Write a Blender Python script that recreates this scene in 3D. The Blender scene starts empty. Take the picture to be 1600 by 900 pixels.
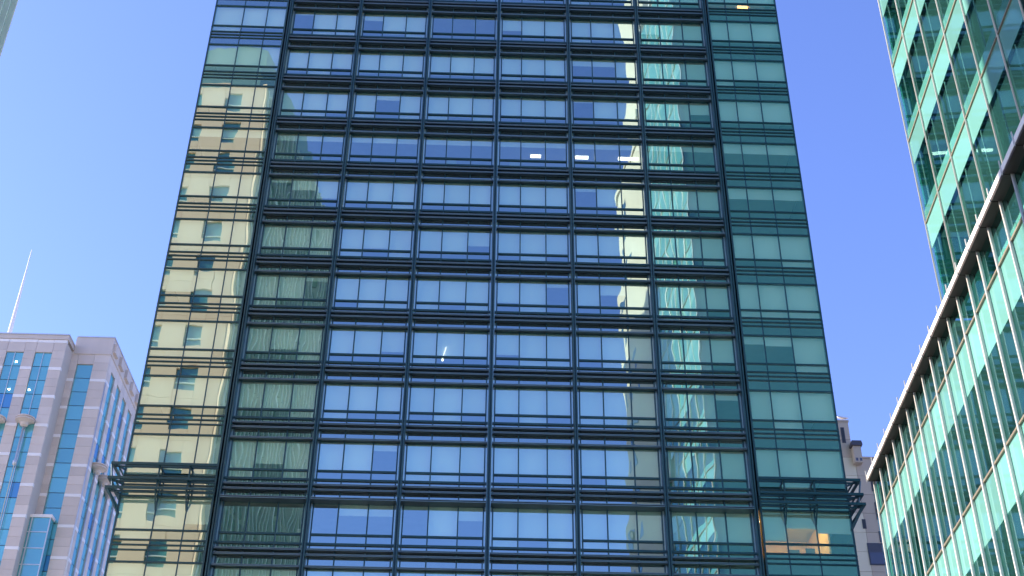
import bpy, math, random
from mathutils import Matrix, Vector

R = math.radians
rnd = random.Random(7)
scene = bpy.context.scene
COL = scene.collection

# ------------------------------------------------------------------ camera
F_PX, PITCH, ROLL, YAW = 1997.36, 0.589124, 0.0118914, -0.0260261
D, Z0, FLOOR = 68.87, 30.40, 4.0          # facade distance, transom height of storey 0, storey height


def cam_axes():
    cp, sp = math.cos(PITCH), math.sin(PITCH)
    fwd, up, rt = Vector((0, cp, sp)), Vector((0, -sp, cp)), Vector((1, 0, 0))
    cr, sr = math.cos(ROLL), math.sin(ROLL)
    rt, up = cr * rt + sr * up, -sr * rt + cr * up
    rz = Matrix.Rotation(YAW, 3, 'Z')
    return rz @ rt, rz @ up, rz @ fwd


RT, UP, FW = cam_axes()
cam_data = bpy.data.cameras.new("camera")
cam_data.sensor_width = 36.0
cam_data.lens = F_PX / 1600 * 36.0
cam_data.clip_start, cam_data.clip_end = 0.1, 5000
cam = bpy.data.objects.new("camera", cam_data)
COL.objects.link(cam)
cam.matrix_world = Matrix(((RT.x, UP.x, -FW.x, 0), (RT.y, UP.y, -FW.y, 0), (RT.z, UP.z, -FW.z, 1.6), (0, 0, 0, 1)))
scene.camera = cam

# ------------------------------------------------------------------ sky, sun, exposure
SUN_AZ, SUN_EL = R(-78), R(27)
world = bpy.data.worlds.new("World")
scene.world = world
world.use_nodes = True
wn = world.node_tree
sky = wn.nodes.new('ShaderNodeTexSky')
sky.sky_type = 'NISHITA'
sky.sun_disc = False
sky.sun_elevation, sky.sun_rotation = SUN_EL, SUN_AZ
sky.altitude, sky.air_density, sky.dust_density, sky.ozone_density = 50, 1.0, 0.6, 1.6
bg = wn.nodes['Background']
bg.inputs['Strength'].default_value = 0.125
tint = wn.nodes.new('ShaderNodeVectorMath')          # the camera's cool white balance
tint.operation = 'MULTIPLY'
tint.inputs[1].default_value = (0.86, 0.91, 1.42)
wn.links.new(sky.outputs[0], tint.inputs[0])
wn.links.new(tint.outputs[0], bg.inputs['Color'])
sun_data = bpy.data.lights.new("sun", 'SUN')
sun_data.energy, sun_data.angle, sun_data.color = 5.0, R(0.53), (1.0, 0.90, 0.76)
sun = bpy.data.objects.new("sun", sun_data)
COL.objects.link(sun)
S = Vector((math.sin(SUN_AZ) * math.cos(SUN_EL), math.cos(SUN_AZ) * math.cos(SUN_EL), math.sin(SUN_EL)))
sun.rotation_euler = S.to_track_quat('Z', 'Y').to_euler()
sun.location = S * 300
vs = scene.view_settings
vs.view_transform, vs.look, vs.gamma, vs.use_curve_mapping = 'Standard', 'None', 1.0, False
vs.exposure = 1.2
scene.cycles.max_bounces = 10
scene.cycles.transparent_max_bounces = 16
scene.cycles.use_denoising = True
scene.cycles.sample_clamp_indirect = 6

# ------------------------------------------------------------------ materials


def nt(name):
    m = bpy.data.materials.new(name)
    m.use_nodes = True
    t = m.node_tree
    t.nodes.clear()
    return m, t, t.nodes.new('ShaderNodeOutputMaterial')


def math_node(t, op, a, b):
    n = t.nodes.new('ShaderNodeMath')
    n.operation = op
    for i, v in enumerate((a, b)):
        if isinstance(v, (int, float)):
            n.inputs[i].default_value = v
        else:
            t.links.new(v, n.inputs[i])
    return n.outputs[0]


def vec_node(t, op, a, b):
    n = t.nodes.new('ShaderNodeVectorMath')
    n.operation = op
    for i, v in enumerate((a, b)):
        if isinstance(v, tuple):
            n.inputs[i].default_value = v
        else:
            t.links.new(v, n.inputs[i])
    return n.outputs[0]


def wavy_normal(t, warp, scale):
    """slightly bent glass: low bump, another phase for each pane"""
    tc, oi = t.nodes.new('ShaderNodeTexCoord'), t.nodes.new('ShaderNodeObjectInfo')
    off = vec_node(t, 'MULTIPLY', oi.outputs['Location'], (3.1, 1.7, 2.3))
    mix = vec_node(t, 'ADD', vec_node(t, 'MULTIPLY', tc.outputs['Object'], (1.0, 1.0, 0.55)), off)
    n = t.nodes.new('ShaderNodeTexNoise')
    n.inputs['Scale'].default_value = scale
    n.inputs['Detail'].default_value = 1.0
    t.links.new(mix, n.inputs['Vector'])
    b = t.nodes.new('ShaderNodeBump')
    b.inputs['Strength'].default_value = 1.0
    b.inputs['Distance'].default_value = warp
    t.links.new(n.outputs['Fac'], b.inputs['Height'])
    return b.outputs['Normal']


def glass(name, through, mirror, ior, warp=0.006, scale=0.8, back=None, rough=0.0):
    """coated glass: tinted view through (or an opaque backing colour) under a mirror coat"""
    m, t, out = nt(name)
    nrm = wavy_normal(t, warp, scale)
    gl = t.nodes.new('ShaderNodeBsdfGlossy')
    gl.inputs['Color'].default_value = (*mirror, 1)
    gl.inputs['Roughness'].default_value = rough
    t.links.new(nrm, gl.inputs['Normal'])
    if back is None:
        tr = t.nodes.new('ShaderNodeBsdfTransparent')
        tr.inputs['Color'].default_value = (*through, 1)
    else:
        tr = t.nodes.new('ShaderNodeBsdfDiffuse')
        oi = t.nodes.new('ShaderNodeObjectInfo')
        mx = t.nodes.new('ShaderNodeMix')
        mx.data_type = 'RGBA'
        mx.inputs[6].default_value = (*[c * 0.82 for c in back], 1)
        mx.inputs[7].default_value = (*[min(1, c * 1.15) for c in back], 1)
        t.links.new(oi.outputs['Random'], mx.inputs[0])
        t.links.new(mx.outputs[2], tr.inputs['Color'])
    fr = t.nodes.new('ShaderNodeFresnel')
    fr.inputs['IOR'].default_value = ior
    geo = t.nodes.new('ShaderNodeNewGeometry')
    fac = math_node(t, 'MULTIPLY', fr.outputs[0], math_node(t, 'SUBTRACT', 1.0, geo.outputs['Backfacing']))
    mix = t.nodes.new('ShaderNodeMixShader')
    t.links.new(fac, mix.inputs[0])
    if back is None:
        clear = t.nodes.new('ShaderNodeBsdfTransparent')
        m2 = t.nodes.new('ShaderNodeMixShader')
        t.links.new(geo.outputs['Backfacing'], m2.inputs[0])
        t.links.new(tr.outputs[0], m2.inputs[1])
        t.links.new(clear.outputs[0], m2.inputs[2])
        t.links.new(m2.outputs[0], mix.inputs[1])
    else:
        t.links.new(tr.outputs[0], mix.inputs[1])
    t.links.new(gl.outputs[0], mix.inputs[2])
    t.links.new(mix.outputs[0], out.inputs[0])
    return m


def solid(name, col, rough=0.6, metal=0.0, spread=0.12, scale=1.5, spec=0.5, per_object=0.0, coat=0.0):
    m, t, out = nt(name)
    p = t.nodes.new('ShaderNodeBsdfPrincipled')
    p.inputs['Roughness'].default_value = rough
    p.inputs['Metallic'].default_value = metal
    p.inputs['Specular IOR Level'].default_value = spec
    p.inputs['Coat Weight'].default_value = coat
    p.inputs['Coat Roughness'].default_value = 0.05
    geo = t.nodes.new('ShaderNodeNewGeometry')
    n = t.nodes.new('ShaderNodeTexNoise')
    n.inputs['Scale'].default_value = scale
    n.inputs['Detail'].default_value = 5
    t.links.new(vec_node(t, 'MULTIPLY', geo.outputs['Position'], (1.0, 1.0, 0.3)), n.inputs['Vector'])
    f = n.outputs['Fac']
    if per_object:
        oi = t.nodes.new('ShaderNodeObjectInfo')
        f = math_node(t, 'ADD', math_node(t, 'MULTIPLY', f, 1 - per_object), math_node(t, 'MULTIPLY', oi.outputs['Random'], per_object))
    mx = t.nodes.new('ShaderNodeMix')
    mx.data_type = 'RGBA'
    mx.inputs[6].default_value = (*[c * (1 - spread) for c in col], 1)
    mx.inputs[7].default_value = (*[min(1, c * (1 + spread)) for c in col], 1)
    t.links.new(f, mx.inputs[0])
    t.links.new(mx.outputs[2], p.inputs['Base Color'])
    t.links.new(p.outputs[0], out.inputs[0])
    return m


def emitter(name, col, strength):
    m, t, out = nt(name)
    e = t.nodes.new('ShaderNodeEmission')
    e.inputs['Color'].default_value = (*col, 1)
    e.inputs['Strength'].default_value = strength
    t.links.new(e.outputs[0], out.inputs[0])
    return m


M = {
    'pane': glass('tower_glass', (0.86, 1.0, 0.88), (0.76, 1.0, 0.97), 5.4, 0.009, 0.6),
    'spandrel': glass('tower_spandrel_glass', None, (0.78, 1.0, 0.95), 5.2, 0.0075, 0.55, back=(0.02, 0.035, 0.04)),
    'frame': solid('tower_frame', (0.015, 0.065, 0.085), 0.4, 0.2, 0.2),
    'post': solid('tower_post', (0.03, 0.085, 0.105), 0.4, 0.25, 0.15),
    'strip': glass('tower_edge_glass', None, (0.76, 1.0, 0.95), 4.6, 0.002, 0.5, back=(0.42, 0.55, 0.52)),
    'blade': solid('tower_blade', (0.03, 0.055, 0.08), 0.4, 0.3, 0.15),
    'lit_lip': solid('blade_lit_lip', (0.14, 0.21, 0.26), 0.35, 0.2, 0.1),  # paler than the blade: light on its front edges put into the colour
    'blind': solid('roller_blind', (0.88, 0.93, 0.91), 0.9, 0, 0.10, 0.4, per_object=0.7),
    'ceiling': solid('office_ceiling', (0.6, 0.6, 0.58), 0.9),
    'slab': solid('office_floor', (0.16, 0.16, 0.17), 0.9),
    'core': solid('office_wall', (0.35, 0.36, 0.36), 0.9, spread=0.3, scale=0.3),
    'gcore': solid('green_room_wall', (0.48, 0.54, 0.52), 0.9, spread=0.25, scale=0.5),
    'warm_wall': solid('warm_office_wall', (0.85, 0.55, 0.18), 0.8),
    'green_column': solid('green_column', (0.42, 0.55, 0.25), 0.7),
    'dark': solid('dark_plastic', (0.03, 0.03, 0.035), 0.5),
    'paper': solid('white_card', (0.8, 0.8, 0.78), 0.8),
    'tube': emitter('tube_light', (1.0, 0.93, 0.8), 2.6),
    'warm_panel': emitter('warm_ceiling_light', (1.0, 0.72, 0.35), 8),
    'orange': emitter('orange_lamp', (1.0, 0.42, 0.12), 3.2),
    'bulb': emitter('bulb_light', (1.0, 0.95, 0.85), 1.5),
    'downlight': emitter('downlight', (1.0, 0.97, 0.9), 8),
    'stone': solid('lavender_stone', (0.66, 0.56, 0.50), 0.75, 0, 0.2, 0.8, per_object=0.5),
    'stone_core': solid('stone_joint', (0.22, 0.19, 0.18), 0.9),
    'band': solid('white_stone_band', (0.88, 0.82, 0.80), 0.7, 0, 0.06, per_object=0.5),
    'lwin': glass('turquoise_glass', None, (0.55, 0.85, 0.95), 2.9, 0.004, 0.5, back=(0.13, 0.42, 0.44)),
    'lwin_dark': glass('deep_blue_glass', None, (0.5, 0.75, 1.0), 2.9, 0.004, 0.5, back=(0.05, 0.20, 0.36)),
    'lmetal': solid('pale_metal', (0.62, 0.62, 0.63), 0.35, 0.5),
    'gvision': glass('green_vision_glass', (0.50, 0.86, 0.80), (0.52, 0.88, 0.86), 3.0, 0.005, 0.5),
    'gband': glass('turquoise_spandrel', None, (0.7, 1.0, 0.95), 2.0, 0.004, 0.6, back=(0.14, 0.33, 0.29)),
    'gpale': glass('pale_green_spandrel', None, (0.7, 1.0, 0.95), 2.4, 0.004, 0.6, back=(0.08, 0.26, 0.21)),
    'fin': solid('white_fin', (0.60, 0.56, 0.50), 0.4, 0.0, 0.05, coat=1.0),
    'ledge': solid('ledge_metal', (0.78, 0.74, 0.69), 0.5, 0.0, 0.15, 1.2),
    'soffit': solid('brown_soffit', (0.035, 0.022, 0.02), 0.6),
    'bronze': solid('bronze_joint', (0.26, 0.21, 0.15), 0.45, 0.4),
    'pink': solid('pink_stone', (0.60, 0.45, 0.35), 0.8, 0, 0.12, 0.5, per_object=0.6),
    'cream_r': solid('bounce_lit_stone', (0.85, 0.68, 0.50), 0.8, 0, 0.1, 0.5, per_object=0.5),  # lighter copy of the pink stone, a patch of bounced sunlight as colour
    'rdark': solid('dark_window_metal', (0.07, 0.06, 0.08), 0.4),
    'rglass': glass('grey_window', None, (0.8, 0.85, 1.0), 1.6, 0.003, 0.5, back=(0.10, 0.10, 0.14)),
    'cream': solid('cream_stone', (1.0, 0.67, 0.42), 0.85, 0, 0.08, 0.25, per_object=0.4),
    'cwin': glass('cream_house_window', None, (0.7, 0.95, 1.0), 2.0, 0.004, 0.5, back=(0.07, 0.22, 0.22)),
    'cglass': glass('wavy_green_glass', None, (0.75, 0.95, 0.9), 2.0, 0.01, 0.4, back=(0.22, 0.34, 0.28)),
    'cmull': solid('pale_mullion', (0.70, 0.74, 0.64), 0.6),
    'tan': solid('tan_stone', (0.48, 0.43, 0.33), 0.85, 0, 0.1, 0.3),
    'twin': glass('tan_house_window', None, (0.8, 0.95, 1.0), 2.0, 0.004, 0.5, back=(0.05, 0.10, 0.11)),
    'asphalt': solid('asphalt', (0.05, 0.05, 0.052), 0.9, 0, 0.25, 2.0),
    'paving': solid('paving', (0.28, 0.27, 0.26), 0.85, 0, 0.15, 1.0),
    'ground': solid('city_ground', (0.36, 0.35, 0.32), 0.95, 0, 0.2, 0.2),
    'kerb': solid('kerb_stone', (0.33, 0.32, 0.31), 0.85),
    'paint': solid('road_paint', (0.75, 0.75, 0.72), 0.7),
}

# ------------------------------------------------------------------ mesh helpers


class MB:
    def __init__(self):
        self.v, self.f, self.mi = [], [], []

    def box(self, x0, x1, y0, y1, z0, z1, mi=0):
        b = len(self.v)
        self.v += [(x, y, z) for z in (z0, z1) for y in (y0, y1) for x in (x0, x1)]
        for q in ((0, 2, 3, 1), (4, 5, 7, 6), (0, 1, 5, 4), (2, 6, 7, 3), (0, 4, 6, 2), (1, 3, 7, 5)):
            self.f.append(tuple(b + i for i in q))
            self.mi.append(mi)
        return self

    def prism(self, pts, z0, z1, mi=0):
        """vertical prism over a counter-clockwise outline"""
        b, n = len(self.v), len(pts)
        self.v += [(x, y, z0) for x, y in pts] + [(x, y, z1) for x, y in pts]
        self.f.append(tuple(b + i for i in reversed(range(n))))
        self.f.append(tuple(b + n + i for i in range(n)))
        for i in range(n):
            j = (i + 1) % n
            self.f.append((b + i, b + j, b + n + j, b + n + i))
        self.mi += [mi] * (n + 2)
        return self

    def extrude_x(self, prof, x0, x1, mi=0, lips=()):
        """profile (y,z) counter-clockwise seen from +x, swept along x"""
        b, n = len(self.v), len(prof)
        self.v += [(x0, y, z) for y, z in prof] + [(x1, y, z) for y, z in prof]
        self.f.append(tuple(b + i for i in reversed(range(n))))
        self.f.append(tuple(b + n + i for i in range(n)))
        for i in range(n):
            j = (i + 1) % n
            self.f.append((b + i, b + j, b + n + j, b + n + i))
        self.mi += [mi, mi] + [1 if i in lips else mi for i in range(n)]
        return self

    def lathe(self, prof, cx, cy, n=20, mi=0):
        b = len(self.v)
        for r, z in prof:
            self.v += [(cx + r * math.cos(2 * math.pi * i / n), cy + r * math.sin(2 * math.pi * i / n), z) for i in range(n)]
        for k in range(len(prof) - 1):
            for i in range(n):
                j = (i + 1) % n
                self.f.append((b + k * n + i, b + k * n + j, b + (k + 1) * n + j, b + (k + 1) * n + i))
                self.mi.append(mi)
        self.f.append(tuple(b + i for i in reversed(range(n))))
        self.f.append(tuple(b + (len(prof) - 1) * n + i for i in range(n)))
        self.mi += [mi, mi]
        return self

    def bar(self, a, c, w, mi=0):
        """square bar between two points"""
        a, c = Vector(a), Vector(c)
        d = (c - a).normalized()
        s = d.cross(Vector((0, 0, 1)))
        s = s.normalized() if s.length > 1e-3 else Vector((1, 0, 0))
        u = s.cross(d)
        b = len(self.v)
        for p in (a, c):
            for i, j in ((-1, -1), (1, -1), (1, 1), (-1, 1)):
                self.v.append(tuple(p + s * i * w / 2 + u * j * w / 2))
        for q in ((3, 2, 1, 0), (4, 5, 6, 7), (0, 1, 5, 4), (1, 2, 6, 5), (2, 3, 7, 6), (3, 0, 4, 7)):
            self.f.append(tuple(b + i for i in q))
            self.mi.append(mi)
        return self

    def mesh(self, name, mats, smooth=False):
        me = bpy.data.meshes.new(name)
        me.from_pydata(self.v, [], self.f)
        mats = mats if isinstance(mats, (list, tuple)) else [mats]
        for m in mats:
            me.materials.append(M[m])
        if len(mats) > 1:
            me.polygons.foreach_set('material_index', self.mi)
        if smooth:
            me.polygons.foreach_set('use_smooth', [True] * len(me.polygons))
        me.update()
        return me


def add(name, me, parent=None, loc=(0, 0, 0), rot=(0, 0, 0)):
    o = bpy.data.objects.new(name, me)
    COL.objects.link(o)
    o.location, o.rotation_euler = loc, rot
    if parent is not None:
        o.parent = parent
    return o


def tag(o, label, cat, group=None):
    o['label'], o['category'] = label, cat
    if group:
        o['group'] = group
    return o


_cache = {}


def cached_box(key, mat, dims):
    k = (key, mat) + tuple(round(v, 4) for v in dims)
    if k not in _cache:
        _cache[k] = MB().box(*dims).mesh(key, mat)
    return _cache[k]


def pane(name, mat, parent, x0, x1, y, z0, z1, tilt=0.0022, t=0.024):
    """a sheet of glass facing -y, centred on its own origin, very slightly out of true"""
    w, h = x1 - x0, z1 - z0
    me = cached_box(name, mat, (-w / 2, w / 2, 0, t, -h / 2, h / 2))
    return add(name, me, parent, ((x0 + x1) / 2, y, (z0 + z1) / 2), (rnd.gauss(0, tilt), 0, rnd.gauss(0, tilt)))


def at(px, py, y):
    """a point of the place at depth y along the sight line through a photo pixel"""
    d = FW * F_PX + RT * (px - 800) + UP * (450 - py)
    t = y / d.y
    return Vector((d.x * t, y, 1.6 + d.z * t))


# ------------------------------------------------------------------ ground
def structure(name, me):
    o = add(name, me)
    o['kind'] = 'structure'
    return o


structure('ground', MB().box(-2500, 2500, -2500, 2500, -0.5, 0.0).mesh('ground', 'ground'))
structure('road', MB().box(-9, 9, -400, 60, 0.0, 0.004).mesh('road', 'asphalt'))
structure('pavement', MB().box(-17, -9, -400, 60, 0.0, 0.13).box(9, 19, -400, 14, 0, 0.13).mesh('pavement', 'paving'))
structure('kerb', MB().box(-9, -8.8, -400, 60, 0.0, 0.14).box(8.8, 9, -400, 14, 0.0, 0.14).mesh('kerb', 'kerb'))
mk = MB()
for i in range(40):
    mk.box(-0.07, 0.07, -180 + i * 6, -177 + i * 6, 0.004, 0.008)
structure('road_marking', mk.mesh('road_marking', 'paint'))

# ------------------------------------------------------------------ the glass tower
CL, CR = -20.71, 21.74
BAY = 5.20
PIER = [-15.04 + BAY * i for i in range(7)]
GY = D + 0.15                              # recessed glass of the middle bays
K0, K1 = -2, 11
tower = add('office_tower', None)
tag(tower, 'tall dark glass office tower with louvred storeys filling the middle of the picture', 'skyscraper')
ZB, ZT = Z0 + FLOOR * K0 - 1.95, Z0 + FLOOR * K1 + 2.05

# body: floors, core, sides, what lies below and above the detailed storeys
YB = D + 36
for k in range(K0, K1 + 2):
    z = Z0 + FLOOR * k
    s = add('floor_slab', cached_box('floor_slab', 'slab', (CL + 0.1, CR - 0.1, D + 0.5, D + 14, -1.25, -0.75)), tower, (0, 0, z))
    add('ceiling_panel', cached_box('ceiling_panel', 'ceiling', (CL + 0.1, CR - 0.1, D + 0.5, D + 14, -1.75, -1.66)), s, (0, 0, 0))
add('core_wall', MB().box(CL + 0.15, CR - 0.15, D + 9, D + 14.5, 0.05, 99.9).mesh('core_wall', 'core'), tower)
for nm, x0, x1 in (('side_wall', CL - 0.04, CL + 0.06), ('side_wall', CR - 0.06, CR + 0.04)):
    w = add(nm, MB().box(x0, x1, D + 0.08, YB, 0, 100).mesh(nm, 'spandrel'), tower)
    m = MB()
    sx = -1 if x0 < 0 else 1
    xs = sorted((x0 if sx < 0 else x1, (x0 if sx < 0 else x1) + sx * 0.07))
    for i in range(25):
        for dz in (2.12, 0.0, -0.6, -0.9, -1.2):
            zz = Z0 - 28 + i * 4 + dz
            if zz > 0.2:
                m.box(xs[0], xs[1], D + 0.1, YB, zz - 0.035, zz + 0.035)
    add('side_rail', m.mesh('side_rail', 'frame'), w)
add('rear_wall', MB().box(CL, CR, YB, YB + 0.4, 0, 100).mesh('rear_wall', 'spandrel'), tower)
add('roof', MB().box(CL - 0.3, CR + 0.3, D - 0.2, YB + 0.6, 100, 101.2).mesh('roof', 'frame'), tower)
for nm, z0, z1 in (('lower_facade', 0, ZB), ('upper_facade', ZT, 100)):
    w = add(nm, MB().box(CL, CR, D + 0.1, D + 0.4, z0, z1).mesh(nm, 'spandrel'), tower)
    m = MB()
    zz = ZB - 40 if z0 == 0 else ZT
    while zz < z1:
        for dz in (0.0, 0.35, 0.9, 2.0):
            if z0 + 0.2 < zz + dz < z1 - 0.2:
                m.box(CL, CR, D - 0.15, D + 0.09, zz + dz - 0.05, zz + dz + 0.05)
        zz += FLOOR
    add('facade_rail', m.mesh('facade_rail', 'frame'), w)

# piers: pairs of slim posts, and the pale strips beside them
for i, x in enumerate(PIER):
    for dx in (-0.075, 0.075):
        add('pier_post', cached_box('pier_post', 'post', (-0.035, 0.035, D - 0.34, D + 0.2, ZB, ZT)), tower, (x + dx, 0, 0))
    add('pier_web', cached_box('pier_web', 'frame', (-0.04, 0.04, D - 0.2, D + 0.2, ZB, ZT)), tower, (x, 0, 0))
    for sx in (-1, 1):
        if (i == 0 and sx < 0) or (i == 6 and sx > 0):
            continue
        add('edge_strip', cached_box('edge_strip', 'strip', (-0.06, 0.055, GY, GY + 0.04, ZB, ZT)), tower, (x + sx * 0.18, 0, 0))
for x in (PIER[0] - 0.30, PIER[6] + 0.30):
    add('pier_post', cached_box('pier_post', 'post', (-0.055, 0.055, D - 0.24, D + 0.2, ZB, ZT)), tower, (x, 0, 0))
for x in (CL, CR):
    add('corner_post', cached_box('corner_post', 'frame', (-0.05, 0.05, D - 0.06, D + 0.2, ZB, ZT)), tower, (x, 0, 0))

# middle bay frame (local: left pier centre, recessed glass plane, transom height)
V0, V1 = -1.95, 2.05
MX = [0.27, 1.74, 3.46, 4.93]


def bay_frame():
    m = MB()
    for x in MX:
        m.box(x - 0.036, x + 0.036, -0.07, 0.12, V0, V1)
    m.box(0.23, 4.97, -0.09, 0.10, -0.055, 0.055)
    m.box(0.14, 5.06, -0.10, 0.12, -0.65, -0.52)
    m.box(0.14, 5.06, -0.10, 0.12, 1.93, 2.04)
    return m.mesh('window_frame', 'frame')


def channel(depth, h, w=0.035):
    """open C channel that projects from the wall, lips towards the street"""
    return [(-depth, 0), (-depth, w), (-0.05, w), (-0.05, h - w), (-depth, h - w), (-depth, h), (0, h), (0, 0)]


BAYFRAME = bay_frame()
BLADE = MB().extrude_x(channel(0.30, 0.11, 0.04), 0.14, 5.06, 0, (0, 4)).mesh('louver_blade', ['blade', 'lit_lip'])
BLADE_DEEP = MB().extrude_x(channel(0.62, 0.14, 0.045), 0.14, 5.06, 0, (0, 4)).mesh('louver_blade', ['blade', 'lit_lip'])

OPEN = {}   # (storey, bay, pane) -> height of the blind's lower edge above the transom


def set_open(k, b, ps, z):
    for p in ps:
        OPEN[(k, b, p)] = z


for b in range(0, 7):
    set_open(7, b, (0, 1, 2), 1.42)
set_open(7, 7, (0, 1, 2), 1.25)
set_open(10, 1, (0,), 1.75)
set_open(10, 3, (0, 1, 2), 1.85)
set_open(10, 4, (0,), 0.75)
set_open(9, 5, (0, 1), 1.35)
set_open(8, 5, (0,), 1.75)
set_open(8, 6, (2,), 0.9)
set_open(6, 5, (0,), 1.6)
set_open(5, 3, (2,), 0.75)
set_open(6, 1, (2,), 0.4)
set_open(4, 4, (2,), 1.6)
set_open(4, 5, (1,), 1.1)
set_open(3, 7, (0,), 1.55)
set_open(3, 7, (1,), 1.45)
set_open(6, 7, (0, 1, 2), 1.2)
set_open(0, 1, (0, 1, 2), 1.95)
set_open(0, 2, (0,), 1.95)
set_open(0, 2, (1, 2), 1.3)
set_open(0, 3, (0,), 1.75)
set_open(0, 3, (2,), 1.15)
set_open(0, 7, (0,), 0.28)
set_open(0, 7, (1,), 1.05)
set_open(0, 7, (2,), 0.78)
set_open(1, 1, (1,), 0.5)
set_open(11, 3, (0, 1, 2), 1.7)
set_open(11, 7, (0, 1, 2), 0.03)
set_open(3, 3, (1,), 0.03)


def blind_end(k, b, p):
    if (k, b, p) in OPEN:
        return OPEN[(k, b, p)]
    r = rnd.random()
    return 0.02 if r < 0.44 else (-0.5 if r < 0.86 else (0.1 + 0.4 * rnd.random() if r < 0.96 else 0.8 + rnd.random()))


def blind(parent, x0, x1, y, ztop, zend):
    if ztop - zend < 0.1:
        return
    w, h = x1 - x0 + 0.05, ztop - zend
    o = add('roller_blind', cached_box('roller_blind', 'blind', (-w / 2, w / 2, 0, 0.01, -h, 0)), parent, ((x0 + x1) / 2, y, ztop), (0, 0, rnd.gauss(0, 0.004)))
    return o


for k in range(K0, K1 + 1):
    zk = Z0 + FLOOR * k
    # middle bays
    for b in range(1, 7):
        fr = add('window_frame', BAYFRAME, tower, (PIER[b - 1], GY, zk))
        for p in range(3):
            x0, x1 = MX[p] + 0.036, MX[p + 1] - 0.036
            pane('window_pane', 'pane', fr, x0, x1, 0.0, 0.055, 1.93)
            pane('lower_pane', 'pane', fr, x0, x1, 0.0, -0.52, -0.055)
            pane('spandrel_panel', 'spandrel', fr, x0, x1, 0.01, V0, -0.65)
            blind(fr, x0, x1, 0.22, 2.02, blind_end(k, b, p))
        for dz in (-1.06, -1.38):
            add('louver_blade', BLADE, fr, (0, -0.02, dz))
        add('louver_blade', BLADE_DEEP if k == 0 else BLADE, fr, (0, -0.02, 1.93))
    # glass corners
    for b, xs in ((0, (CL + 0.05, -18.56, -16.80, PIER[0] - 0.36)), (7, (PIER[6] + 0.36, 17.86, 19.64, CR - 0.05))):
        key = ('corner', b)
        if key not in _cache:
            m = MB()
            for x in xs[1:3]:
                m.box(x - 0.03, x + 0.03, -0.05, 0.12, -1.88, 2.12)
            for z, hh in ((0.0, 0.045), (-0.6, 0.04), (-0.9, 0.035), (-1.2, 0.035), (2.08, 0.045)):
                m.box(xs[0] - 0.02, xs[3] + 0.02, -0.075, 0.10, z - hh, z + hh)
            _cache[key] = m.mesh('window_frame', 'frame')
        fr = add('window_frame', _cache[key], tower, (0, D, zk))
        for p in range(3):
            x0, x1 = xs[p] + (0.03 if p else 0), xs[p + 1] - (0.03 if p < 2 else 0)
            pane('window_pane', 'pane', fr, x0, x1, 0.0, 0.045, 2.035)
            pane('lower_pane', 'pane', fr, x0, x1, 0.0, -0.56, -0.045)
            pane('spandrel_panel', 'spandrel', fr, x0, x1, 0.0, -0.865, -0.64, 0.002)
            pane('spandrel_panel', 'spandrel', fr, x0, x1, 0.0, -1.165, -0.935, 0.002)
            pane('spandrel_panel', 'spandrel', fr, x0, x1, 0.0, -1.875, -1.235)
            blind(fr, x0, x1, 0.20, 2.10, blind_end(k, b, p))

# the projecting brow of open frames round both corners
BZ = (34.05, 33.12, 32.50)
for side, xa, xb, xc in (('l', CL - 0.62, PIER[0] - 0.2, CL), ('r', CR + 0.62, PIER[6] + 0.2, CR)):
    lo, hi = min(xa, xb), max(xa, xb)
    sx = -1 if side == 'l' else 1
    for i, z in enumerate(BZ):
        m = MB()
        e = 0.04 * i
        m.box(lo - (e if sx < 0 else 0), hi + (e if sx > 0 else 0), D - 0.95 - e, D - 0.83 - e, z, z + 0.15)
        m.box(lo, hi, D - 0.50, D - 0.42, z + 0.02, z + 0.12)
        ya = D - 0.83 - e
        m.box(*sorted((xa + sx * e, xa + sx * e - sx * 0.12)), ya, D + 12, z, z + 0.15)
        m.box(*sorted((xa - sx * 0.36, xa - sx * 0.30)), ya, D + 12, z + 0.02, z + 0.12)
        add('sunshade_rail', m.mesh('sunshade_rail', 'frame'), tower)
    xs = (xc + (-0.62 - 0.06) * sx * -1 * 0, *((-18.56, -16.80) if side == 'l' else (17.86, 19.64)))
    for x in xs[1:]:
        m = MB()
        for z in BZ:
            m.box(x - 0.05, x + 0.05, D - 0.83, D - 0.05, z + 0.03, z + 0.11)
        m.box(x - 0.045, x + 0.045, D - 0.74, D - 0.66, BZ[2] - 0.02, BZ[0] + 0.05)
        m.bar((x, D - 0.8, BZ[2]), (x, D - 0.04, BZ[2] - 0.9), 0.08)
        add('sunshade_bracket', m.mesh('sunshade_bracket', 'frame'), tower)
    m = MB()
    for z in BZ:
        m.bar((xa - sx * 0.05, D - 0.88, z + 0.07), (xc, D - 0.02, z + 0.07), 0.09)
    m.bar((xa - sx * 0.02, D - 0.9, BZ[2] + 0.1), (xc - sx * 0.05, D - 0.03, BZ[2] - 1.15), 0.11)
    m.bar((xa - sx * 0.25, D - 0.65, BZ[2] + 0.1), (xa - sx * 0.02, D - 0.9, BZ[0]), 0.08)
    add('sunshade_bracket', m.mesh('sunshade_bracket', 'frame'), tower)

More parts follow.
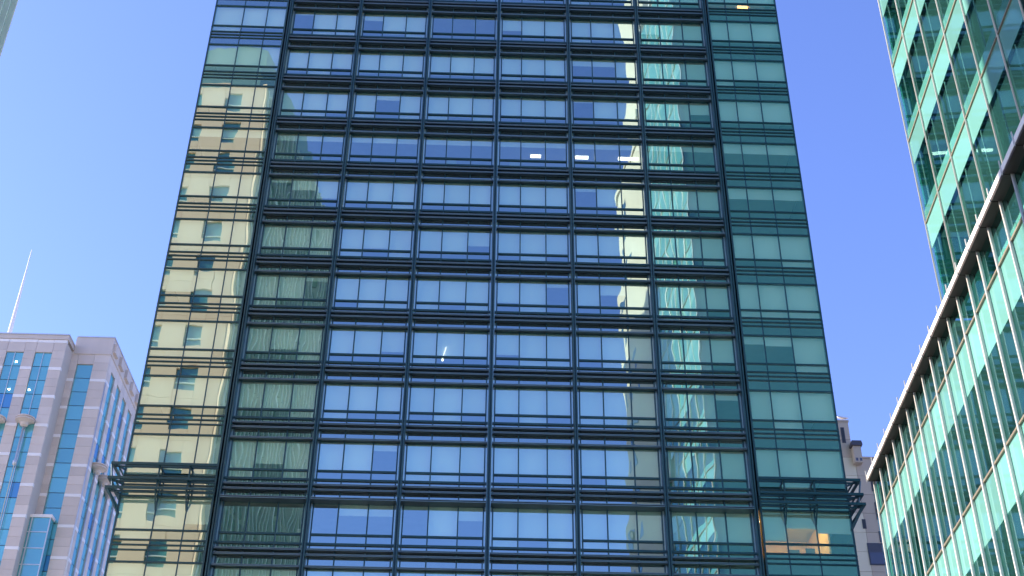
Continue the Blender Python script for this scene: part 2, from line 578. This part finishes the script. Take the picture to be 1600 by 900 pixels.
# lit and furnished rooms behind the glass
zr = Z0
room = add('partition_wall', MB().box(20.4, 20.5, D + 0.5, D + 5.0, zr - 0.74, zr + 2.24).box(16.3, CR - 0.2, D + 5.0, D + 5.1, zr - 0.74, zr + 2.24)
           .box(16.2, 16.3, D + 0.5, D + 5.1, zr - 0.74, zr + 2.24).mesh('partition_wall', 'warm_wall'), tower)
add('ceiling_light', MB().box(16.8, 20.0, D + 0.9, D + 1.9, zr + 2.14, zr + 2.2).mesh('ceiling_light', 'warm_panel'), tower)
z7 = Z0 + 7 * FLOOR
for px in (706, 804):
    c = at(px, 245, D + 2.0)
    add('green_column', MB().box(c.x - 0.35, c.x + 0.35, c.y - 0.2, c.y + 0.4, z7 - 0.75, z7 + 1.2).mesh('green_column', 'green_column'), tower)
for (x0, x1, py), lab in zip(((829, 845, 244), (899, 919, 246), (966, 997, 248)),
                             ('shortest of the three lit white tube lamps seen through the glass tower windows',
                              'middle one of the three lit tube lamps seen through the glass tower windows',
                              'longest of the three lit tube lamps, in front of the tan reflection')):
    a, b = at(x0, py, D + 1.6), at(x1, py + 0.4, D + 1.6)
    hang = z7 + 2.24
    root = add('tube_lamp', None, None, ((a.x + b.x) / 2, D + 1.6, a.z))
    h = (b.x - a.x) / 2
    add('tube', MB().box(-h, h, -0.09, 0.09, -0.07, 0.07).mesh('tube', 'tube'), root)
    add('housing', MB().box(-h - 0.03, h + 0.03, -0.12, 0.12, 0.072, 0.14).mesh('housing', 'lmetal'), root)
    add('hanger', MB().box(-h * 0.7 - 0.01, -h * 0.7 + 0.01, -0.01, 0.01, 0.14, hang - a.z).box(h * 0.7 - 0.01, h * 0.7 + 0.01, -0.01, 0.01, 0.14, hang - a.z).mesh('hanger', 'lmetal'), root)
    tag(root, lab, 'lamp', 'tube lamps on the half open storey')
c = at(1161, 11, D + 0.9)
o = add('orange_lamp', None, None, c)
add('lamp_shade', MB().box(-0.42, 0.42, -0.15, 0.15, -0.2, 0.2).mesh('lamp_shade', 'orange'), o)
add('stand', MB().box(-0.03, 0.03, -0.03, 0.03, -0.4, -0.2).box(-0.2, 0.2, -0.12, 0.12, -0.43, -0.4).mesh('stand', 'dark'), o)
tag(o, 'glowing orange lamp behind the low glass near the top of the tower', 'lamp')
c = at(691.5, 562, GY + 0.13)
o = add('pendant_lamp', None, None, c)
add('bulb', MB().lathe([(0.02, -0.12), (0.07, -0.06), (0.07, 0.02), (0.04, 0.12)], 0, 0, 12).mesh('bulb', 'bulb', True), o)
add('rod', MB().bar((0, 0, 0.12), (0.2, 0.0, 0.95), 0.028).mesh('rod', 'bulb'), o)
tag(o, 'small white lamp on a slanting rod behind the tower glass', 'lamp')
c = at(476, 829, D + 0.7)
o = add('white_card', MB().extrude_x([(0, 0), (0.02, 0), (0.16, 0.24), (0.14, 0.25)], -0.45, 0.45).mesh('white_card', 'paper'), None, (c.x, c.y, c.z - 0.1))
tag(o, 'white folded card standing behind the uncovered low windows of the tower', 'card')
for px, py, lab in ((1241, 868, 'wide dark office chair in the warm lit corner room'), (1267, 866, 'taller dark office chair in the warm lit corner room')):
    c = at(px, py, D + 1.3)
    root = add('office_chair', None, None, (c.x, c.y, zr - 0.75))
    hb = 1.08 if px > 1250 else 0.98
    wv = 0.27 if px > 1250 else 0.34
    add('backrest', MB().extrude_x([(-0.05, 0.52), (0.03, 0.52), (0.09, hb - 0.04), (0.05, hb), (0.0, hb - 0.03)], -wv, wv).mesh('backrest', 'dark'), root)
    add('seat', MB().box(-0.26, 0.26, 0.0, 0.52, 0.44, 0.52).mesh('seat', 'dark'), root)
    m = MB().box(-0.03, 0.03, 0.23, 0.29, 0.08, 0.44)
    for i in range(5):
        a = i * 2 * math.pi / 5
        m.bar((0, 0.26, 0.09), (0.3 * math.cos(a), 0.26 + 0.3 * math.sin(a), 0.04), 0.05)
    add('base', m.mesh('base', 'dark'), root)
    tag(root, lab, 'chair', 'office chairs')
for k, x in ((10, -8.3), (9, -3.9), (9, -12.6), (6, -12.9), (4, 3.4), (3, 7.5), (2, -8.9), (2, 4.7), (2, 13.4), (1, -6.1), (1, 9.3), (5, 11.6), (4, -13.2), (1, 4.3)):
    o = add('document_box', cached_box('document_box', 'paper', (-0.3, 0.3, -0.14, 0.14, 0, 0.26)), None, (x, GY + 0.75, Z0 + FLOOR * k - 0.75 + 0.22), (0, 0, rnd.uniform(-0.3, 0.3)))
    add('plinth', cached_box('plinth', 'slab', (-0.4, 0.4, -0.18, 0.18, -0.22, 0)), o)
    tag(o, 'pale document box on a low shelf behind the lower tower glass', 'box', 'pale boxes behind the low panes')

# ------------------------------------------------------------------ the green glass building beside the tower
GP = add('green_glass_building', None, None, (19.84, 58.1, 0), (0, 0, -math.atan(0.0749)))
tag(GP, 'turquoise glass building with white fins and a bright ledge, in front of the pink one', 'building')
# local: x into the building, y towards the tower; the street face is x = 0
ZL, TL_ = 29.65, 30.4
FS = 1.53


def wpane(name, mat, parent, y0, y1, x, z0, z1, tilt=0.001):
    w, h = y1 - y0, z1 - z0
    me = cached_box(name, mat, (0, 0.03, -w / 2, w / 2, -h / 2, h / 2))
    return add(name, me, parent, (x, (y0 + y1) / 2, (z0 + z1) / 2), (0, rnd.gauss(0, tilt), rnd.gauss(0, tilt)))


def nose(depth, w, z0, z1):
    n = 10
    pts = [(0, w / 2)] + [(-depth + w / 2 - math.sin(math.pi * i / n) * w / 2, math.cos(math.pi * i / n) * w / 2) for i in range(n + 1)] + [(0, -w / 2)]
    return MB().prism(pts, z0, z1).mesh('fin', 'fin', True)


add('inner_core', MB().box(3, 28, -TL_ + 0.2, -0.6, 0, 29.2).box(2.4, 28, -TL_ + 0.2, -15.2, 29.3, 111.5).mesh('inner_core', 'gcore'), GP)
add('end_wall', MB().box(0.05, 29, -0.30, -0.05, 0, 29.2).box(0.2, 29, -14.95, -14.75, 29.66, 112).mesh('end_wall', 'gpale'), GP)
add('end_wall', MB().box(0.05, 29, -TL_ - 0.2, -TL_, 0, 112).box(28.8, 29, -TL_, -14.96, 29.66, 112).box(28.8, 29, -TL_, -0.31, 0, 29.2).mesh('end_wall', 'gpale'), GP)
add('roof', MB().box(0.3, 29, -14.7, 0, 29.3, 29.6).box(0.1, 29, -TL_, -14.76, 112.01, 112.5).mesh('roof', 'ledge'), GP)
LZ = [29.3, 27.6, 22.1, 16.6, 11.1]
nb = int(TL_ / FS)
FIN = nose(0.12, 0.07, 0, 30.05)
for i in range(nb + 1):
    add('fin', FIN, GP, (0, -0.06 - i * FS, 0))
for i in range(nb):
    y1, y0 = -0.06 - i * FS, -0.06 - (i + 1) * FS
    wpane('window_pane', 'gvision', GP, y0 + 0.02, y1 - 0.02, 0.03, LZ[1] + 0.04, LZ[0] - 0.02)
    for j in range(1, 4):
        wpane('spandrel_panel', 'gband', GP, y0 + 0.02, y1 - 0.02, 0.03, LZ[j] - 1.95, LZ[j] - 0.04)
        wpane('window_pane', 'gvision', GP, y0 + 0.02, y1 - 0.02, 0.03, LZ[j + 1] + 0.04, LZ[j] - 1.97)
for z in LZ[1:4]:
    add('joint_rail', cached_box('joint_rail', 'bronze', (-0.05, 0.06, -TL_, 0.0, -0.04, 0.04)), GP, (0, 0, z))
    add('floor_slab', cached_box('floor_slab_g', 'slab', (0.3, 2.99, -TL_ + 0.2, -0.6, -0.35, -0.05)), GP, (0, 0, z))
    add('ceiling_panel', cached_box('ceiling_panel_g', 'gcore', (0.3, 2.99, -TL_ + 0.2, -0.6, -1.45, -1.38)), GP, (0, 0, z))
add('base_wall', MB().box(0.03, 0.2, -TL_, -0.31, 0.0, 11.06).mesh('base_wall', 'gpale'), GP)
m = MB()
npan = 19
for i in range(nb + 1):
    add('fin_tip', cached_box('fin_tip', 'fin', (-0.42, -0.381, -0.025, 0.025, 29.3, 29.90)), GP, (0, -0.06 - i * FS, 0))
ledge = add('ledge', MB().box(-0.38, 0.3, -TL_, -0.02, 29.40, ZL).mesh('ledge', 'ledge'), GP)
for i in range(npan):
    y1 = -i * FS - 0.1
    add('soffit_panel', cached_box('soffit_panel', 'soffit', (-0.36, 0.28, -FS + 0.06, 0, 29.30, 29.398)), ledge, (0, y1, 0))
wpane('end_glass', 'gvision', GP, 0.0, 0.75, 0.03, 11.1, 29.2)
# upper part
UY, US = -14.72, 2.25
UF = nose(0.06, 0.075, 29.7, 112)
ub = int((TL_ + UY) / US) + 1
for i in range(ub):
    add('fin', UF, GP, (0.1, UY - i * US, 0))
for i in range(ub - 1):
    y1, y0 = UY - i * US, UY - (i + 1) * US
    for j in range(5):
        z = 34.5 + 4.55 * j
        wpane('spandrel_panel', 'gband', GP, y0 + 0.02, y1 - 0.02, 0.12, z - 1.33, z - 0.03)
        wpane('sill_panel', 'gpale', GP, y0 + 0.02, y1 - 0.02, 0.12, z + 0.03, z + 0.62)
        wpane('window_pane', 'gvision', GP, y0 + 0.02, y1 - 0.02, 0.12, z + 0.64, z + 3.20)
    for j in range(-1, 5):
        z = 34.5 + 4.55 * j
        add('glazing_bar', cached_box('glazing_bar', 'fin', (0.155, 0.2, -0.02, 0.02, 0.4, 3.2)), GP, (0, (y0 + y1) / 2 + 0.25, z))
    wpane('window_pane', 'gvision', GP, y0 + 0.02, y1 - 0.02, 0.12, 30.3, 33.15)
    wpane('sill_panel', 'gpale', GP, y0 + 0.02, y1 - 0.02, 0.12, 29.68, 30.28)
for j in range(17):
    z = 34.5 + 4.55 * j
    add('joint_rail', cached_box('joint_rail_u', 'bronze', (0.06, 0.13, -TL_, UY, -0.03, 0.03)), GP, (0, 0, z))
    if z < 58:
        add('floor_slab', cached_box('floor_slab_u', 'slab', (0.5, 2.39, -TL_ + 0.2, UY - 0.3, -0.3, 0.1)), GP, (0, 0, z))
        add('ceiling_panel', cached_box('ceiling_panel_u', 'gcore', (0.5, 2.39, -TL_ + 0.2, UY - 0.3, -0.95, -0.9)), GP, (0, 0, z))
    if j >= 5:
        wpane('spandrel_panel', 'gband', GP, -TL_, UY, 0.12, z - 1.33, z - 0.03, 0)
        wpane('window_pane', 'gpale', GP, -TL_, UY, 0.12, z + 0.03, min(z + 3.20, 111.9), 0)

# ------------------------------------------------------------------ stone building with turquoise windows
LB = add('stone_office_block', None)
tag(LB, 'lavender stone office block with turquoise window strips, drum ornaments and a roof mast', 'building')
Y1, Y2, XS, HT = 133.0, 135.6, -45.3, 81.75
FH = 3.75
NF = 10
add('structure_core', MB().box(-95, -50.3, Y1 + 0.35, 175, 0, 81.0).box(-50.4, XS - 0.35, Y2 + 0.35, 174.9, 0, 80.9).mesh('structure_core', 'stone_core'), LB)
top = add('roof_parapet', MB().box(-95.2, -49.8, Y1 - 0.12, 175.3, 81.3, 81.85).box(-49.79, XS + 0.1, Y2 - 0.12, 175.2, 80.9, 83.2).mesh('roof_parapet', 'stone'), LB)
add('coping', MB().box(-95.3, -49.72, Y1 - 0.22, 175.4, 81.86, 82.0).box(-49.7, XS + 0.2, Y2 - 0.2, 175.3, 83.21, 83.35).mesh('coping', 'lmetal'), top)


def stone_col(x0, x1, y, parent, ztop, nf, face='y'):
    """one pier: a white band and three stone panels to each storey"""
    for f in range(nf):
        zt = ztop - f * FH
        for z0, z1, nm, mt, pr in ((zt - 0.38, zt, 'white_band', 'band', 0.03), (zt - 1.49, zt - 0.40, 'stone_panel', 'stone', 0.0),
                                   (zt - 2.61, zt - 1.51, 'stone_panel', 'stone', 0.0), (zt - 3.73, zt - 2.63, 'stone_panel', 'stone', 0.0)):
            w, h = x1 - x0 - 0.03, z1 - z0
            if face == 'y':
                add(nm, cached_box(nm, mt, (-w / 2, w / 2, -pr, 0.34, -h / 2, h / 2)), parent, ((x0 + x1) / 2, y, (z0 + z1) / 2))
            else:
                add(nm, cached_box(nm + '_x', mt, (-0.34, pr, -w / 2, w / 2, -h / 2, h / 2)), parent, (y, (x0 + x1) / 2, (z0 + z1) / 2))


def win_col(x0, x1, y, parent, ztop, nf, cols=2, face='y'):
    for f in range(nf):
        zt = ztop - f * FH
        for r in range(2):
            for c in range(cols):
                xa, xb = x0 + (x1 - x0) * c / cols + 0.03, x0 + (x1 - x0) * (c + 1) / cols - 0.03
                za, zb = zt - FH * (r + 1) / 2 + 0.04, zt - FH * r / 2 - 0.04
                dark = (r == 1 and rnd.random() < 0.25)
                mt = 'lwin_dark' if dark else 'lwin'
                w, h = xb - xa, zb - za
                if face == 'y':
                    add('window_pane', cached_box('window_pane_l', mt, (-w / 2, w / 2, 0, 0.04, -h / 2, h / 2)), parent, ((xa + xb) / 2, y + 0.16, (za + zb) / 2), (rnd.gauss(0, .002), 0, rnd.gauss(0, .002)))
                else:
                    add('window_pane', cached_box('window_pane_x', mt, (-0.04, 0, -w / 2, w / 2, -h / 2, h / 2)), parent, (y - 0.16, (xa + xb) / 2, (za + zb) / 2), (0, rnd.gauss(0, .002), rnd.gauss(0, .002)))


B0 = 81.25                                   # top band
# front, projecting part
for x0, x1 in ((-60.15, -56.8), (-54.75, -53.4), (-51.4, -49.9)):
    stone_col(x0, x1, Y1, LB, B0, NF)
for x0, x1 in ((-56.8, -54.75), (-53.4, -51.4)):
    for z0, z1 in ((B0 - 0.38, B0), (B0 - 1.72, B0 - 0.40)):
        add('stone_panel' if z0 < B0 - 1 else 'white_band', MB().box(x0 + 0.015, x1 - 0.015, Y1, Y1 + 0.34, z0, z1).mesh('stone_panel', 'stone' if z0 < B0 - 1 else 'band'), LB)
    win_col(x0, x1, Y1, LB, B0 - 1.74, NF)
    add('window_mullion', MB().box((x0 + x1) / 2 - 0.035, (x0 + x1) / 2 + 0.035, Y1 + 0.04, Y1 + 0.2, B0 - NF * FH, B0 - 1.75).mesh('window_mullion', 'lmetal'), LB)
# set-back part
for x0, x1 in ((-50.35, -49.1), (-47.15, XS)):
    stone_col(x0, x1, Y2, LB, B0, NF)
for z0, z1 in ((B0 - 0.38, B0), (B0 - 1.72, B0 - 0.40)):
    add('stone_panel', MB().box(-49.085, -47.165, Y2, Y2 + 0.34, z0, z1).mesh('stone_panel', 'stone' if z0 < B0 - 1 else 'band'), LB)
win_col(-49.1, -47.15, Y2, LB, B0 - 1.74, NF, cols=1)
add('return_wall', MB().box(-50.28, -49.92, Y1 + 0.36, Y2 + 0.2, 0, 81.0).mesh('return_wall', 'stone'), LB)
# bay box of glass low down
bx = add('glass_bay', MB().box(-50.75, -47.65, Y2 - 1.2, Y2 - 0.02, 52 - 12, 59.0).mesh('glass_bay', 'lwin'), LB)
m = MB()
for x in (-50.75, -49.65, -47.65):
    m.box(x - 0.06, x + 0.06, Y2 - 1.28, Y2 - 1.19, 40, 59.0)
for z in (57.3, 55.4, 53.5, 51.6, 49.7):
    m.box(-50.8, -47.6, Y2 - 1.26, Y2 - 1.19, z - 0.05, z + 0.05)
add('bay_frame', m.mesh('bay_frame', 'lmetal'), bx)
add('bay_cap', MB().box(-50.9, -47.5, Y2 - 1.35, Y2 - 0.01, 59.01, 59.35).mesh('bay_cap', 'band'), bx)
# side towards the tower: piers step forward, narrow windows between
yy = Y2 + 0.36
SP = 3.15
for i in range(5):
    stone_col(yy, yy + 1.35, XS, LB, B0 + 0.1, NF, face='x')
    win_col(yy + 1.36, yy + SP - 0.01, XS, LB, B0 - 1.74, NF, cols=1, face='x')
    add('stone_panel', MB().box(XS - 0.34, XS, yy + 1.37, yy + SP - 0.02, B0 - 1.72, B0 + 0.1).mesh('stone_panel', 'stone'), LB)
    add('side_parapet', MB().box(XS - 0.3, XS + 0.45, yy - 0.1, yy + 1.5, B0 + 0.12, 82.6).mesh('side_parapet', 'stone'), LB)
    add('side_tube', MB().lathe([(0.09, 38), (0.09, 68)], XS + 0.3, yy + 1.36 + 0.85, 8).mesh('side_tube', 'lmetal', True), LB)
    yy += SP
add('corner_rail', MB().lathe([(0.08, 40), (0.08, 77)], XS + 0.15, Y2 - 0.05, 8).mesh('corner_rail', 'lmetal', True), LB)


def drum(cx, cy, zt, post=True):
    d = add('drum_ornament', MB().lathe([(0.2, -1.1), (0.42, -0.95), (0.5, -0.62), (0.85, -0.45), (1.08, -0.40), (1.08, -0.28), (1.0, -0.26), (1.0, -0.18), (1.12, -0.16), (1.12, -0.02), (0.95, 0.0)], 0, 0, 24).mesh('drum_ornament', 'stone', False), LB, (cx, cy, zt))
    if post:
        add('drum_post', MB().lathe([(0.05, -30), (0.05, -6.0), (0.2, -5.95), (0.24, -5.5), (0.11, -5.3), (0.11, -1.1)], 0, 0, 12).mesh('drum_post', 'lmetal', True), d)


for cx in (-52.4, -55.78):
    drum(cx, Y1 - 0.5, 70.4)
for y in (138.5, 141.7, 144.85):
    drum(XS + 0.35, y, 67.4 - (y - 138.5) * 0.02, False)
mast = at(14, 524, Y1 + 1.2)
add('roof_mast', MB().lathe([(0.26, 81.9), (0.24, 84), (0.13, 90), (0.05, 95.2)], mast.x, Y1 + 1.2, 10).mesh('roof_mast', 'band', True), LB)
for px, py in ((25.5, 565), (14, 608), (45.5, 609)):
    c = at(px, py, Y1 + 0.12)
    add('downlight', MB().box(c.x - 0.09, c.x + 0.09, Y1 + 0.1, Y1 + 0.15, c.z - 0.07, c.z + 0.07).mesh('downlight', 'downlight'), LB)

# ------------------------------------------------------------------ pink stone building between tower and green glass
RB = add('pink_stone_building', None)
tag(RB, 'stepped pink stone building with slot windows glimpsed between tower and green glass building', 'building')
YR = 112.0


def c6(X, Y, y0=640):
    p = at(1290 + X / 6.43, y0 + Y / 6.43, YR)
    return p.x, p.z


xl = at(1290, 700, YR).x - 6
xr1 = c6(245, 250)[0]
zt1, zt2 = c6(180, 125)[1], c6(440, 495)[1]
add('structure_core', MB().box(xl, xr1 - 0.1, YR + 0.25, YR + 20, 0, zt1 - 0.05).box(xr1 - 0.1, 60, YR + 0.27, YR + 20, 0, zt2 - 0.05).mesh('structure_core', 'stone_core'), RB)
PW, PH = 1.75, 1.95
zz, row = zt1, 0
while zz > 30:
    x = xl
    while x < 52:
        x1 = x + PW
        lim = xr1 if zz > zt2 + 0.5 else 60
        if x < lim - 0.2:
            xe = min(x1, lim)
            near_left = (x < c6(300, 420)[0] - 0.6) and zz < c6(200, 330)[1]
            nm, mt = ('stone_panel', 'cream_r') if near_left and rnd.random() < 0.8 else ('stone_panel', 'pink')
            z0 = zz - PH
            if zz <= zt2 + 0.5 and x >= xr1 - PW and zz > zt2 - 0.05:
                pass
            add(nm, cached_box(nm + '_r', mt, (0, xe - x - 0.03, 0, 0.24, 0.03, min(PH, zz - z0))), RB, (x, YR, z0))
        x = x1
    zz -= PH
add('coping', MB().box(xl, xr1 + 0.05, YR - 0.08, YR + 20, zt1 + 0.01, zt1 + 0.2).box(xr1 + 0.06, 60, YR - 0.08, YR + 20, zt2 + 0.01, zt2 + 0.2).mesh('coping', 'pink'), RB)


def slot(X0, Y0, X1, Y1_, y0=640):
    xa, za = c6((X0 + X1) / 2 - 18, Y0, y0)
    xb, _ = c6((X0 + X1) / 2 + 18, Y0, y0)
    _, zb = c6((X0 + X1) / 2, Y1_, y0)
    f = add('slot_window', MB().box(xa, xb, YR - 0.05, YR + 0.1, zb, za).mesh('slot_window', 'rdark'), RB)
    add('slot_pane', MB().box(xa + 0.08, xb - 0.08, YR - 0.07, YR - 0.052, zb + 0.08, za - 0.08).mesh('slot_pane', 'dark'), f)


slot(150, 180, 178, 335)
slot(445, 655, 475, 820)
slot(492, 160, 520, 335, 760)
slot(368, 330, 392, 425, 760)
slot(537, 450, 560, 560, 760)
# oriel bay and balcony
xa, za = c6(255, 395)
xb, zb = c6(358, 560)
orl = add('oriel_bay', MB().box(xa, xb, YR - 0.7, YR - 0.02, zb, za).mesh('oriel_bay', 'pink'), RB)
add('oriel_cap', MB().box(xa - 0.15, xb + 0.15, YR - 0.9, YR - 0.01, za + 0.01, za + 0.3).box(xa - 0.05, xa + 0.9, YR - 0.8, YR - 0.01, za + 0.31, za + 0.55).mesh('oriel_cap', 'rdark'), orl)
w = xb - xa
for i in range(2):
    add('oriel_pane', MB().box(xa + 0.12 + i * w / 2, xa + w / 2 - 0.05 + i * w / 2, YR - 0.73, YR - 0.702, zb + 0.15, za - 1.3).mesh('oriel_pane', 'rglass'), orl)
xa, za = c6(415, 580, 760)
_, zm = c6(415, 665, 760)
_, zb = c6(430, 780, 760)
bal = add('recessed_window', MB().box(xa, xa + 7, YR - 0.06, YR + 0.1, zb - 0.1, za + 0.1).mesh('recessed_window', 'rdark'), RB)
for i in range(4):
    add('window_pane', MB().box(xa + 0.1 + i * 1.7, xa + 1.7 + i * 1.7, YR - 0.1, YR - 0.062, zb, zm).mesh('window_pane', 'rglass'), bal)
dish = at(1315, 655.5, YR + 1.5)
dd = add('satellite_dish', MB().lathe([(0.05, 0.0), (0.45, 0.08), (0.72, 0.25), (0.68, 0.27), (0.4, 0.13), (0.04, 0.06)], 0, 0, 20).mesh('satellite_dish', 'lmetal', True), RB, dish, (R(35), 0, R(10)))
add('dish_post', MB().box(dish.x - 0.05, dish.x + 0.05, dish.y - 0.05, dish.y + 0.05, zt1, dish.z).mesh('dish_post', 'lmetal'), RB)

# ------------------------------------------------------------------ cream building (its edge at the top corner; the rest seen mirrored in the tower)
CB = add('cream_stone_building', None)
tag(CB, 'cream stone building with glass side at the top corner, mirrored in the tower', 'building')
A0, A1 = Vector((-22.0, 42.5)), Vector((-17.1, 19.0))
CH = 88.8
add('structure_core', MB().prism([(-62, 42.1), (-62, 19.2), (-17.8, 19.2), (-22.5, 42.1)], 0, CH).mesh('structure_core', 'cmull'), CB)
add('roof_crown', MB().prism([(-60, 39), (-60, 22), (-20.4, 22), (-23.6, 39)], CH + 0.01, 97).mesh('roof_crown', 'cglass'), CB)
# stone face towards the tower, made of panels round the windows
WX, WP, WH = -25.1, 3.8, 3.9
cols = 10
for f in range(23):
    zt = CH - 0.3 - f * WH
    for c in range(cols):
        xc = WX - c * WP
        for nm, mt, x0, x1, z0, z1, y0 in (('stone_panel', 'cream', xc + 0.85, min(xc + WP - 0.85, A0.x), zt - WH, zt, 0.0),
                                           ('stone_panel', 'cream', xc - 0.85, xc + 0.85, zt - WH, zt - 3.1, 0.0),
                                           ('stone_panel', 'cream', xc - 0.85, xc + 0.85, zt - 1.0, zt, 0.0),
                                           ('window_pane', 'cwin', xc - 0.85, xc + 0.85, zt - 3.1, zt - 1.0, 0.22)):
            if nm == 'window_pane' or c < 4:
                add(nm, cached_box('c_' + nm, mt, (x0 - xc + 0.01, x1 - xc - 0.01, -0.38, 0 - y0, z0 - zt + 0.01, z1 - zt - 0.01)), CB, (xc, A0.y, zt))
            if nm == 'window_pane' and c < 4:
                add('window_bar', cached_box('c_bar', 'cmull', (-0.85, 0.85, -0.2, -0.1, -2.5, -2.4)), CB, (xc, A0.y, zt))
m = MB()
for f in range(23):
    zt = CH - 0.3 - f * WH
    for c in range(4, cols):
        xc = WX - c * WP
        m.box(xc + 0.85, xc + WP - 0.85, A0.y - 0.38, A0.y, zt - WH, zt).box(xc - 0.85, xc + 0.85, A0.y - 0.38, A0.y, zt - WH, zt - 3.1).box(xc - 0.85, xc + 0.85, A0.y - 0.38, A0.y, zt - 1.0, zt)
add('stone_facing', m.mesh('stone_facing', 'cream'), CB)
# glass side along the street
dv = (A1 - A0).normalized()
ang = math.atan2(dv.y, dv.x)
L = (A1 - A0).length
side = add('street_side', MB().box(0.46, L, -0.42, -0.12, 0, CH - 0.1).mesh('street_side', 'cmull'), CB, (A0.x, A0.y, 0), (0, 0, ang))
add('corner_pier', MB().box(0.0, 0.45, -0.4, 0.1, 0, CH - 0.05).mesh('corner_pier', 'cream'), side)
for i in range(26):
    add('side_rib', cached_box('side_rib', 'cmull', (-0.06, 0.06, -0.12, 0.22, 0, CH - 0.2)), side, (0.55 + (L - 0.7) * i / 25, 0, 0))
nv = 12
for f in range(22):
    zt = CH - 0.6 - f * WH
    for i in range(nv):
        a = 0.5 + (L - 0.7) * i / nv
        b = 0.5 + (L - 0.7) * (i + 1) / nv
        add('side_pane', cached_box('side_pane', 'cglass', (0.05, b - a - 0.05, -0.11, 0, -WH + 0.5, 0)), side, (a, 0.0, zt), (0, 0, rnd.gauss(0, .004)))

# ------------------------------------------------------------------ tan tower (stands beside the green building, seen mirrored in the glass)
TB = add('tan_stone_tower', None, None, GP.location, GP.rotation_euler)
tag(TB, 'slim tan stone tower seen only as a sunlit mirror image in the glass tower', 'building')
add('wall', MB().box(0.0, 24, -47.5, -30.75, 0, 101).box(0.5, 20, -40, -31.2, 101.01, 126).mesh('wall', 'tan'), TB)
add('cornice', MB().box(-0.2, 24.2, -47.7, -30.7, 99.5, 100.3).mesh('cornice', 'tan'), TB)
for f in range(22):
    for i in range(2):
        add('window', cached_box('t_window', 'twin', (-0.03, 0.05, -0.55, 0.55, 0, 1.9)), TB, (0, -42.5 - i * 3.0, 8 + f * 4.1))
